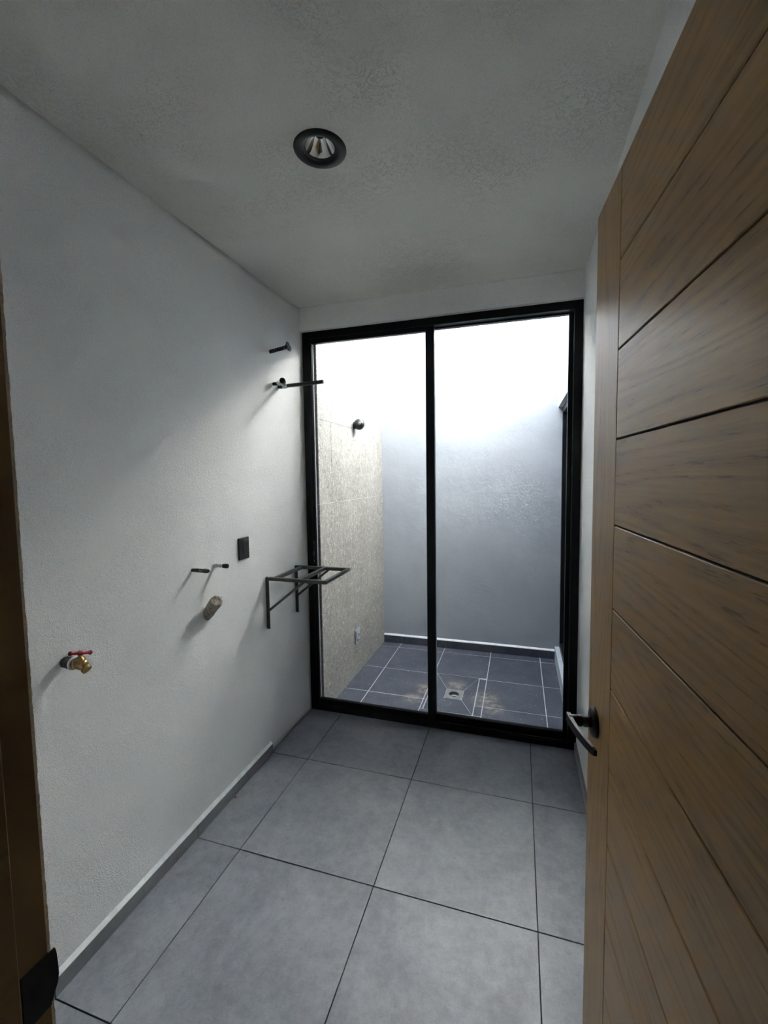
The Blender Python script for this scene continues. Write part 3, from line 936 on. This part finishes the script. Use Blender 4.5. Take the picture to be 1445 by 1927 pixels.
p1 = empty('capped_pipe', (0, 0.14, 2.113), 'short pipe stub with a round black cap facing the room, upper left wall', 'pipe')
obj('pipe_body', lathe(B(), (-0.004, 0.14, 2.112), (1, 0, 0), [(0, .010), (.02, .010), (.035, .0115)], 14, 0.05), 'black', p1)
obj('painted_fitting', lathe(B(), (0.026, 0.142, 2.114), (1, -0.10, 0.12), [(0, .0125), (.008, .0145), (.03, .0145), (.036, .012)], 16, 0.05), 'fitting', p1)
ca = V((0.058, 0.148, 2.122)); cdv = (V((0.070, 0.119, 2.124)) - ca)
obj('end_cap', lathe(B(), ca, cdv, [(-.012, .013), (0, .0165), (.026, .0168), (.029, .0155), (.0295, .006)], 28), 'black', p1)

p2_ = empty('long_black_pipe', (0, 0.20, 2.11), 'long straight black pipe reaching out in front of the glass door top', 'pipe')
obj('pipe_root', lathe(B(), (-0.004, 0.196, 2.108), (1, 0, 0), [(0, .012), (.02, .0125), (.032, .011)], 14, 0.05), 'black', p2_)
obj('painted_fitting', lathe(B(), (0.024, 0.197, 2.109), (1, 0.05, 0.02), [(0, .012), (.006, .0150), (.026, .0150), (.032, .012)], 16, 0.06), 'fitting', p2_)
obj('pipe_body', tube(B(), (0.050, 0.200, 2.110), (0.285, 0.200, 2.117), 0.0108, 20), 'black', p2_)

PXL = 0.0925
# ---- patio wall lamp and outlet
lm = empty('wall_lamp', (PXL, 1.15, 1.99), 'small black ball-shaped lamp on the speckled patio wall', 'wall lamp')
c = V((0.139, 1.140, 1.990)); fc = V((0.42, -0.88, -0.10)).normalized()
obj('mounting_plate', lathe(B(), (PXL, 1.150, 1.985), (1, 0, 0), [(0, .030), (.006, .030), (.010, .022), (.020, .014)], 28), 'black', lm)
prof = [(-0.044 * math.cos(math.pi * k / 16 * 0.90), 0.044 * math.sin(math.pi * k / 16 * 0.90)) for k in range(1, 17)]
obj('ball_shade', lathe(B(), c, fc, prof, 32), 'black', lm)
obj('lens_ring', lathe(B(), c + fc * 0.040 + V((-.004, 0, .006)), fc, [(0, .016), (.005, .016), (.006, .013)], 24), 'black', lm)
obj('lens', lathe(B(), c + fc * 0.0455 + V((-.004, 0, .006)), fc, [(0, .0125), (.0015, .0115), (.003, .006)], 24), 'steel', lm)
ox = empty('patio_socket', (PXL, 1.12, 0.275), 'grey outdoor socket box low on the speckled patio wall', 'socket')
obj('back_plate', box(B(), PXL - 0.001, PXL + 0.006, 1.080, 1.170, 0.218, 0.334, 0.001), 'greybox', ox)
obj('cover_lid', box(B(), PXL + 0.006, PXL + 0.014, 1.088, 1.162, 0.262, 0.326, 0.003), 'greybox', ox)
for zz in (0.296, 0.250):
    f_ = obj('socket_face', box(B(), PXL + 0.006, PXL + 0.018, 1.104, 1.146, zz - 0.016, zz + 0.016, 0.005), 'greybox', ox)
    obj('slot', box(B(), PXL + 0.0178, PXL + 0.0186, 1.116, 1.134, zz - 0.010, zz - 0.002), 'black_deep', f_)
obj('dark_edge', box(B(), PXL - 0.001, PXL + 0.005, 1.0765, 1.080, 0.218, 0.334), 'black', ox)  # thin black strip down the near side of the box

# ---- little debris on the floor
bm = B()
bmesh.ops.create_icosphere(bm, subdivisions=1, radius=0.0042, matrix=Matrix.Translation((0.0235, -0.357, 0.0036)))
for v in bm.verts: v.co += V([random.uniform(-.0012, .0012) for _ in range(3)])
tag(obj('floor_pebble', bm, 'black'), 'tiny black crumb on the floor against the left skirting', 'debris')
